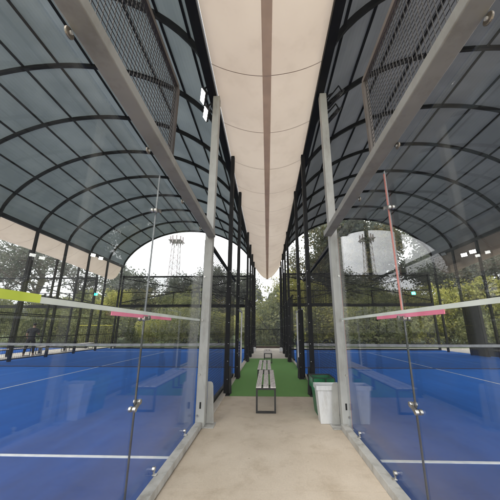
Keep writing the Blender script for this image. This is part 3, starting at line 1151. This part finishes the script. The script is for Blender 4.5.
# ------------------------------------------------------------------ person by the left court's outer fence
def skin_mesh(name, nodes, edges, material, parent, sub=2, root_i=0):
    me = bpy.data.meshes.new(name)
    o = Vector(parent['at'])
    me.from_pydata([tuple(Vector(n[0]) ) for n in nodes], edges, [])
    ob = bpy.data.objects.new(name, me)
    col.objects.link(ob)
    ob.parent = parent; ob['at'] = tuple(o)
    sk = ob.modifiers.new('skin', 'SKIN')
    sk.use_smooth_shade = True
    for i, v in enumerate(me.skin_vertices[0].data):
        r = nodes[i][1]
        v.radius = r if isinstance(r, tuple) else (r, r)
        v.use_root = (i == root_i)
    sb = ob.modifiers.new('sub', 'SUBSURF'); sb.levels = sub; sb.render_levels = sub
    me.materials.append(material)
    return ob


def person(loc, rz, label):
    root = thing('person', loc, label, 'person')
    N, E_ = [], []
    def add(p, r, par=None):
        N.append((p, r)); i = len(N) - 1
        if par is not None: E_.append((par, i))
        return i
    # facing +y, x to the right; stooped a little, right forearm raised to the chest
    pel = add((0, 0, .96), (.15, .115))
    bel = add((0, .02, 1.10), (.14, .105), pel)
    che = add((0, .05, 1.32), (.165, .115), bel)
    up = add((0, .08, 1.46), (.12, .085), che)
    nk = add((0, .11, 1.55), .055, up)
    hd = add((0, .145, 1.63), (.072, .085), nk)
    hd2 = add((0, .16, 1.71), (.080, .097), hd)
    hd3 = add((0, .15, 1.79), (.055, .065), hd2)
    for s in (-1, 1):
        sh = add((s * .185, .07, 1.42), .062, up)
        if s > 0:
            el = add((.27, .10, 1.17), .043, sh); wr = add((.20, .33, 1.24), .030, el); pa = add((.18, .41, 1.27), (.040, .022), wr)
            fd = Vector((-.02, .07, .03))
        else:
            el = add((-.25, .05, 1.14), .043, sh); wr = add((-.22, .20, .93), .030, el); pa = add((-.21, .25, .86), (.022, .040), wr)
            fd = Vector((.0, .03, -.07))
        P = Vector(N[pa][0])
        sd = Vector((1, 0, 0)) if s > 0 else Vector((0, 1, 0))
        for k, ln in enumerate((.85, 1.0, .95, .75)):
            o = P + sd * ((k - 1.5) * .021)
            a = add(tuple(o + fd * .55), .0095, pa)
            b = add(tuple(o + fd * (.55 + .5 * ln) + Vector((0, 0, -.004))), .0085, a)
            add(tuple(o + fd * (.55 + .85 * ln) + Vector((0, .004, -.012))), .007, b)
        t = add(tuple(P - sd * .04 + fd * .2), .011, pa); add(tuple(P - sd * .052 + fd * .6), .009, t)
        hp = add((s * .10, 0, .90), .095, pel)
        kn = add((s * .16, .03 * s, .49), .058, hp)
        an = add((s * .20, .02 * s - .03, .09), .040, kn)
        toe = add((s * .225, .12 + .02 * s, .035), (.042, .030), an)
        add((s * .20, -.075, .04), (.036, .032), an)
    skin_mesh('body', N, E_, M['skin'], root)
    # clothing drawn over the body
    shN = [((0, 0, .84), (.178, .14)), ((0, 0, .97), (.176, .14)), ((0, .02, 1.10), (.160, .125)), ((0, .05, 1.32), (.186, .135)), ((0, .08, 1.47), (.150, .115)),
           ((-.19, .07, 1.42), .095), ((-.235, .06, 1.22), .072), ((.19, .07, 1.42), .095), ((.25, .09, 1.23), .072), ((0, .10, 1.55), (.078, .078))]
    skin_mesh('shirt', shN, [(0, 1), (1, 2), (2, 3), (3, 4), (4, 5), (5, 6), (4, 7), (7, 8), (4, 9)], M['shirt'], root)
    trN = [((0, 0, .99), (.158, .125)), ((-.10, 0, .86), .115), ((-.16, -.03, .49), .078), ((-.20, -.05, .13), .060),
           ((.10, 0, .86), .115), ((.16, .03, .49), .078), ((.20, -.01, .13), .060)]
    skin_mesh('trousers', trN, [(0, 1), (1, 2), (2, 3), (0, 4), (4, 5), (5, 6)], M['trousers'], root)
    skin_mesh('hair', [((0, .09, 1.64), (.075, .055)), ((0, .12, 1.74), (.098, .100)), ((0, .15, 1.80), (.085, .095))], [(0, 1), (1, 2)], M['hair'], root)
    for s in (-1, 1):
        skin_mesh('shoe', [((s * .20, -.085, .045), (.045, .042)), ((s * .205, .02, .045), (.046, .042)), ((s * .228, .14, .035), (.048, .032))], [(0, 1), (1, 2)], M['shoe'], root, 1)
    b = MB()
    # a racket held up in the raised hand
    for q in range(24):
        a = 2 * math.pi * q / 24
        b.v.append((.17 + .11 * math.cos(a), .44, 1.52 + .14 * math.sin(a)))
    for q in range(24):
        a = 2 * math.pi * q / 24
        b.v.append((.17 + .11 * math.cos(a), .47, 1.52 + .14 * math.sin(a)))
    b.f += [tuple(range(24)), tuple(reversed(range(24, 48)))] + [(i, 24 + i, 24 + (i + 1) % 24, (i + 1) % 24) for i in range(24)]
    b.v = [(x + loc[0], y + loc[1], z + loc[2]) for x, y, z in b.v]
    root.rotation_euler = (0, 0, rz)
    root.scale = (1, 1, 1)
    return root


person((-13.3, 14.35, 0), R(28), 'person in dark shirt and black trousers standing behind the left court with back turned')


# ------------------------------------------------------------------ lattice tower far off
def tower(x, y, h, label):
    root = thing('lattice_tower', (x, y, 0), label, 'tower')
    w0, w1 = 1.9, 1.0
    def c(z, i, j):
        w = w0 + (w1 - w0) * z / h
        return (x + i * w, y + j * w, z)
    for i, j in ((-1, -1), (1, -1), (1, 1), (-1, 1)):
        MB().bar(c(0, i, j), c(h, i, j), .12).build('leg', M['tower'], root)
    n = 16
    cs = ((-1, -1), (1, -1), (1, 1), (-1, 1))
    for k in range(n):
        z0, z1 = h * k / n, h * (k + 1) / n
        b = MB()
        for q in range(4):
            i, j = cs[q], cs[(q + 1) % 4]
            b.bar(c(z1, *i), c(z1, *j), .06)
            b.bar(c(z0, *i), c(z1, *j), .055); b.bar(c(z0, *j), c(z1, *i), .055)
        b.build('lattice_bay', M['tower'], root)
    MB().box(x - 2.1, x + 2.1, y - 2.1, y + 2.1, h - .5, h - .3).build('platform', M['tower'], root)
    for q in range(10):
        a = 2 * math.pi * q / 10
        px, py = x + 2.1 * math.cos(a), y + 2.1 * math.sin(a)
        MB().box(px - .16, px + .16, py - .12, py + .12, h - 1.2, h + 1.1).build('antenna', M['tower'], root)
    MB().bar((x, y, h), (x, y, h + 2.6), .1).build('mast', M['tower'], root)
    return root


tower(-30.6, 80, 30.6, 'red and white lattice phone tower standing beyond the trees')


# ------------------------------------------------------------------ trees
def at(u, v, Y):
    """point at depth Y seen at pixel u, v of the 500 px photograph"""
    a, b = u - CX, CY - v
    c, s = math.cos(PITCH), math.sin(PITCH)
    x, yc, zc = a / F, b / F, 1.
    y = zc * c - yc * s; z = zc * s + yc * c
    c, s = math.cos(-YAW), math.sin(-YAW)
    x, y = c * x - s * y, s * x + c * y
    t = Y / y
    return x * t, Y, z * t + H


def leaves_mesh(name, pts, size, rng, droop=0, long=1.6):
    n = len(pts)
    P = np.asarray(pts, float)
    d = rng.normal(size=(n, 3)); d[:, 2] -= droop; d /= np.linalg.norm(d, axis=1)[:, None]
    e = rng.normal(size=(n, 3)); e -= (e * d).sum(1)[:, None] * d; e /= np.linalg.norm(e, axis=1)[:, None]
    s = size * rng.uniform(.6, 1.35, n)[:, None]
    V = np.empty((n, 4, 3))
    V[:, 0] = P - d * s * long * .5; V[:, 1] = P + e * s * .5; V[:, 2] = P + d * s * long * .5; V[:, 3] = P - e * s * .5
    me = bpy.data.meshes.new(name)
    me.vertices.add(n * 4); me.vertices.foreach_set('co', V.reshape(-1))
    me.loops.add(n * 4); me.loops.foreach_set('vertex_index', np.arange(n * 4, dtype=np.int32))
    me.polygons.add(n); me.polygons.foreach_set('loop_start', np.arange(0, n * 4, 4, dtype=np.int32))
    me.polygons.foreach_set('loop_total', np.full(n, 4, dtype=np.int32))
    me.update(calc_edges=True)
    return me


def broadleaf(seed, h, spread, nleaf, size, bare=.30, clump=.55, lean=.1):
    """trunk mesh (MB) and leaf points for an open, uneven broadleaf tree of height h at the origin"""
    rng = np.random.default_rng(seed)
    mb = MB()
    ends = []
    def limb(p, d, L, r, depth):
        pts = [p]; rr = [r]
        q = Vector(p); dd = Vector(d)
        k = 5
        for i in range(k):
            dd = (dd + Vector(rng.normal(0, .16, 3)) + Vector((0, 0, .05))).normalized()
            q = q + dd * (L / k)
            pts.append(q.copy()); rr.append(r * (1 - .6 * (i + 1) / k))
            if depth < 3 and i >= (2 if depth == 0 else 1):
                for _ in range(2 if depth else 3):
                    a = rng.uniform(0, 2 * math.pi)
                    side = Vector((math.cos(a), math.sin(a), rng.uniform(.0, .6)))
                    nd = (dd * .55 + side * .8).normalized()
                    limb(q.copy(), nd, L * rng.uniform(.42, .62) * (spread if depth == 0 else 1), rr[-1] * .6, depth + 1)
            if depth >= 2: ends.append(q.copy())
        ends.append(q.copy())
        mb.tube(pts, rr, 6 if depth < 2 else 4, caps=False)
    limb(Vector((0, 0, -.1)), Vector((rng.normal(0, lean), rng.normal(0, lean), 1)), h * .62, h * .022 + .04, 0)
    E = np.array([tuple(e) for e in ends])
    E = E[E[:, 2] > h * bare]
    zmax = E[:, 2].max()
    E = E[rng.random(len(E)) < .85]
    idx = rng.integers(0, len(E), nleaf)
    wt = rng.uniform(.45, 1.2, len(E))[idx][:, None] * clump
    P = E[idx] + rng.normal(size=(nleaf, 3)) * wt * np.array([1, 1, .75])
    k = h / max(P[:, 2].max(), .1)
    mb.v = [(x * k, y * k, z * k) for x, y, z in mb.v]
    return mb, P * k, size, 0


def conifer(seed, h, nleaf, size, wide=.2):
    rng = np.random.default_rng(seed)
    mb = MB()
    mb.tube([(0, 0, -.1), (h * .01, 0, h * .5), (0, 0, h)], [h * .02, h * .012, .02], 7, caps=False)
    P = []
    nb = int(h * 8)
    for i in range(nb):
        z = h * (.12 + .86 * (i / nb) ** .95)
        a = rng.uniform(0, 2 * math.pi)
        L = h * wide * (1 - (z / h)) ** .75 * rng.uniform(.55, 1.15) + .25
        d = Vector((math.cos(a), math.sin(a), .12))
        pts = []
        for q in range(5):
            t = q / 4
            pts.append((d.x * L * t, d.y * L * t, z + d.z * L * t - .28 * L * t * t))
        mb.tube(pts, [.035 * (1 - .8 * q / 4) for q in range(5)], 4, caps=False)
        m = max(6, int(nleaf * L / (nb * h * wide * .6)))
        t = rng.uniform(.15, 1, m)
        base = np.stack([d.x * L * t, d.y * L * t, z + d.z * L * t - .28 * L * t * t], 1)
        P.append(base + rng.normal(size=(m, 3)) * np.array([.16, .16, .12]) * (1 + L * .12))
    return mb, np.concatenate(P), size, .6


def shrub(seed, h, w, nleaf, size):
    rng = np.random.default_rng(seed)
    mb = MB(); C = []
    for i in range(11):
        a = rng.uniform(0, 2 * math.pi); r = w * rng.uniform(.1, .8)
        top = Vector((math.cos(a) * r, math.sin(a) * r, h * rng.uniform(.45, .95)))
        mb.tube([(math.cos(a) * .1, math.sin(a) * .1, -.05), tuple(top * .5 + Vector((0, 0, .1))), tuple(top)], [.05, .03, .012], 5, caps=False)
        C.append((top, w * rng.uniform(.28, .5)))
        C.append((top * .62, w * rng.uniform(.3, .5)))
    P = []
    for c, r in C:
        m = nleaf // len(C)
        q = rng.normal(size=(m, 3)); q /= np.linalg.norm(q, axis=1)[:, None]
        P.append(np.array(c) + q * r * rng.uniform(.55, 1.1, m)[:, None] ** .6)
    P = np.concatenate(P); P[:, 2] = np.abs(P[:, 2])
    return mb, P, size, .1


PROTO = {}
def plant_proto(key, gen, leafm):
    mb, P, size, droop = gen
    rng = np.random.default_rng(hash(key) % 1000 if False else len(PROTO) + 11)
    PROTO[key] = (mb, leaves_mesh(key + '_leaves', P, size, rng, droop), leafm)


plant_proto('big_a', broadleaf(3, 12, .95, 15000, .17, clump=.50), M['leaf_d'])
plant_proto('big_b', broadleaf(8, 12, .80, 13000, .17, clump=.45), M['leaf_d'])
plant_proto('big_c', broadleaf(21, 12, .85, 13000, .17, clump=.45), M['leaf_m'])
plant_proto('thin_a', broadleaf(5, 12, .7, 2200, .17, clump=.30, bare=.42), M['leaf_o'])
plant_proto('thin_b', broadleaf(15, 12, .8, 2900, .16, clump=.30, bare=.40), M['leaf_d'])
plant_proto('con_a', conifer(4, 12, 13000, .15), M['leaf_d'])
plant_proto('con_b', conifer(9, 12, 11000, .15, .16), M['leaf_d'])
plant_proto('bush_a', shrub(2, 3.2, 2.2, 11000, .10), M['leaf_y'])
plant_proto('bush_b', shrub(6, 3.0, 2.4, 11000, .10), M['leaf_m'])
plant_proto('bush_c', shrub(12, 3.4, 2.0, 11000, .10), M['leaf_y'])
PMESH = {}


def plant(key, x, y, s, rz, label, cat, group, leafm=None, sx=1.0, z=-.05, name='tree'):
    mb, lm, lmat = PROTO[key]
    leafm = leafm or lmat
    root = thing(name, (x, y, z), label, cat, group)
    if key not in PMESH:
        me = bpy.data.meshes.new(key + '_trunk')
        me.from_pydata([tuple(v) for v in mb.v], [], mb.f); me.materials.append(M['bark'])
        me.polygons.foreach_set('use_smooth', [True] * len(me.polygons))
        PMESH[key] = me
    k2 = key + leafm.name
    if k2 not in PMESH:
        c = lm.copy(); c.materials.clear(); c.materials.append(leafm); PMESH[k2] = c
    for nm, me in (('trunk' if name == 'tree' else 'stems', PMESH[key]), ('crown', PMESH[k2])):
        o = bpy.data.objects.new(nm, me); col.objects.link(o); o.parent = root
    root.rotation_euler = (0, 0, rz)
    root.scale = (s * sx, s * sx, s)
    return root


# (u of the trunk, v of the top, distance, kind, leaf, width factor, words)
TREES = [
    (18, 228, 38, 'thin_b', 'leaf_d', 1.2, 'leftmost behind the open court frame'),
    (50, 236, 36, 'thin_a', 'leaf_d', 1.3, 'with gaps in its crown behind the yellow railing'),
    (86, 258, 46, 'thin_a', 'leaf_d', 1.2, 'thin crowned, left of the left end frame corner'),
    (102, 284, 27, 'big_c', 'leaf_y', .8, 'yellow green, right above the yellow railing'),
    (130, 268, 46, 'thin_b', 'leaf_d', 1.5, 'dark, behind the left corner of the left end frame'),
    (152, 266, 48, 'big_b', None, 1.2, 'dark round, left of the tower'),
    (172, 272, 54, 'big_a', None, 1.2, 'dark, below the tower'),
    (190, 264, 44, 'thin_b', 'leaf_d', 1.4, 'open crowned, right of the tower'),
    (212, 256, 42, 'big_b', None, 1.0, 'tall dark, behind the left grey post'),
    (232, 268, 45, 'big_a', None, 1.0, 'dark, behind the left row of black posts'),
    (247, 277, 52, 'con_a', None, 1.0, 'conifer, left of the canopy tip'),
    (259, 288, 46, 'con_a', None, 1.0, 'conifer, centred behind the aisle railing'),
    (271, 292, 52, 'con_b', None, 1.2, 'smaller conifer, just right of the aisle centre'),
    (281, 266, 30, 'thin_a', 'leaf_y', .55, 'slim light green, at the right end of the aisle'),
    (304, 246, 33, 'thin_b', 'leaf_o', .9, 'olive, behind the right row of black posts'),
    (318, 222, 32, 'big_b', 'leaf_o', .8, 'tall olive, left of the right grey post'),
    (334, 216, 33, 'big_c', 'leaf_o', .8, 'tall green, behind the right grey post'),
    (356, 208, 35, 'big_a', None, 1.0, 'tall dense dark, behind the left part of the right end frame'),
    (384, 206, 34, 'big_b', None, 1.1, 'tall dense dark, behind the middle of the right end frame'),
    (410, 214, 36, 'big_a', None, 1.0, 'tall dense dark, left of the teal lamp'),
    (430, 240, 34, 'big_b', None, .8, 'dark, at the outer corner of the right roof'),
    (456, 240, 30, 'thin_b', 'leaf_d', 1.3, 'wide limbed, beyond the right outer fence'),
    (478, 246, 28, 'thin_a', 'leaf_o', 1.3, 'sparse, behind the lit floodlights on the right'),
    (505, 238, 25, 'thin_a', 'leaf_d', 1.4, 'sparse, at the far right edge'),
    (540, 225, 24, 'thin_b', 'leaf_o', 1.2, 'olive, off beyond the right outer fence'),
]
for i, (u, v, Y, kind, lf, sx, words) in enumerate(TREES):
    x, y, z = at(u, v, Y)
    plant(kind, x, y, z / 12, i * 1.37, ('conifer' if kind.startswith('con') else 'broadleaf tree') + ' ' + words.replace('conifer, ', ''), 'tree', 'trees beyond the courts', M[lf] if lf else None, sx)

rng = random.Random(5)
k = 0
SHRUB_LABELS = {}
def pix(x, y):
    return x
row = [(-30 + i * 3.1, 27 + rng.uniform(-1.5, 1.5)) for i in range(20)]
names = ['far left edge', 'left of the open court', 'behind the open court', 'left of the yellow railing', 'behind the yellow railing',
         'right of the yellow railing', 'behind the left end of the left court glass', 'behind the left court glass, second along',
         'behind the left court glass, third along', 'behind the left row of posts', 'behind the aisle railing',
         'behind the right row of posts', 'behind the right court glass, first along', 'behind the right court glass, second along',
         'behind the right court glass, third along', 'behind the right court glass, fourth along', 'left of the black screen',
         'behind the black screen', 'right of the black screen', 'far right edge']
for i, (x, y) in enumerate(row):
    kind = ('bush_a', 'bush_b', 'bush_c')[i % 3]
    s = rng.uniform(.7, 1.5) if x < 0 else rng.uniform(1.0, 1.8)
    lf = M['leaf_m'] if (x < -14) else None
    plant(kind, x, y, s, i * 2.1, 'yellow green shrub ' + names[i], 'shrub', 'shrubs beyond the far end', lf, 1.05, name='shrub')
# taller second row on the right: the bright green mass behind that court
for i, (x, y, s) in enumerate(((4.5, 30, 1.8), (8, 31, 2.1), (11.5, 30, 1.9), (15.5, 31, 1.7), (19.5, 29, 1.3), (24, 28, 1.2))):
    plant(('bush_b', 'bush_c', 'bush_a')[i % 3], x, y, s, i * 1.9 + 1, 'tall bright green bush in the rear row behind the right court, %s from the aisle' % ORD[i], 'bush',
          'tall bushes behind the right court', M['leaf_y'] if i % 2 else M['leaf_m'], .95, name='shrub')
for i, (x, y, s) in enumerate(((-24, 33, 1.9), (-18, 34, 1.8), (-12, 34, 1.9), (-6.5, 34, 1.5), (-1.8, 38, 1.3))):
    plant(('bush_b', 'bush_a')[i % 2], x, y, s, i * 1.9 + 2, 'tall dull green bush in the rear row behind the left court, %s from the left' % ORD[i], 'bush',
          'tall bushes behind the left court', M['leaf_o'] if i % 2 else M['leaf_m'], 1.1, name='shrub')

# the far wood that reads as one mass
rg = np.random.default_rng(77)
n = 60000
x = rg.uniform(-95, 95, n); y = 62 + rg.uniform(0, 14, n)
hh = 7.2 + 1.8 * np.sin(x * .21) + 1.5 * np.sin(x * .53 + 1) + 1.0 * np.sin(x * 1.3)
z = hh * rg.uniform(0, 1, n) ** .8 + rg.normal(0, .4, n)
me = leaves_mesh('far_wood', np.stack([x, y, z], 1), .75, rg, 0, 1.2)
me.materials.append(M['leaf_d'])
fw = bpy.data.objects.new('far_wood', me); col.objects.link(fw)
fw['kind'] = 'stuff'
fw['label'] = 'dark far wood seen low behind the trees'

# the damp air that greys the trees and the tower
hz = MB().box(-150.5, 150.5, -60.5, 180.5, -1.6, 36).build('haze', M['white'])
hz.data.materials.clear()
hm = bpy.data.materials.new('haze_air'); hm.use_nodes = True
hn = hm.node_tree.nodes; hn.clear()
ho = hn.new('ShaderNodeOutputMaterial'); hv = hn.new('ShaderNodeVolumePrincipled')
hv.inputs['Density'].default_value = .0015
hv.inputs['Color'].default_value = (.93, .95, .97, 1)
hm.node_tree.links.new(hv.outputs[0], ho.inputs['Volume'])
hz.data.materials.append(hm)
hz['kind'] = 'stuff'; hz['label'] = 'pale damp haze in the air over the whole place'
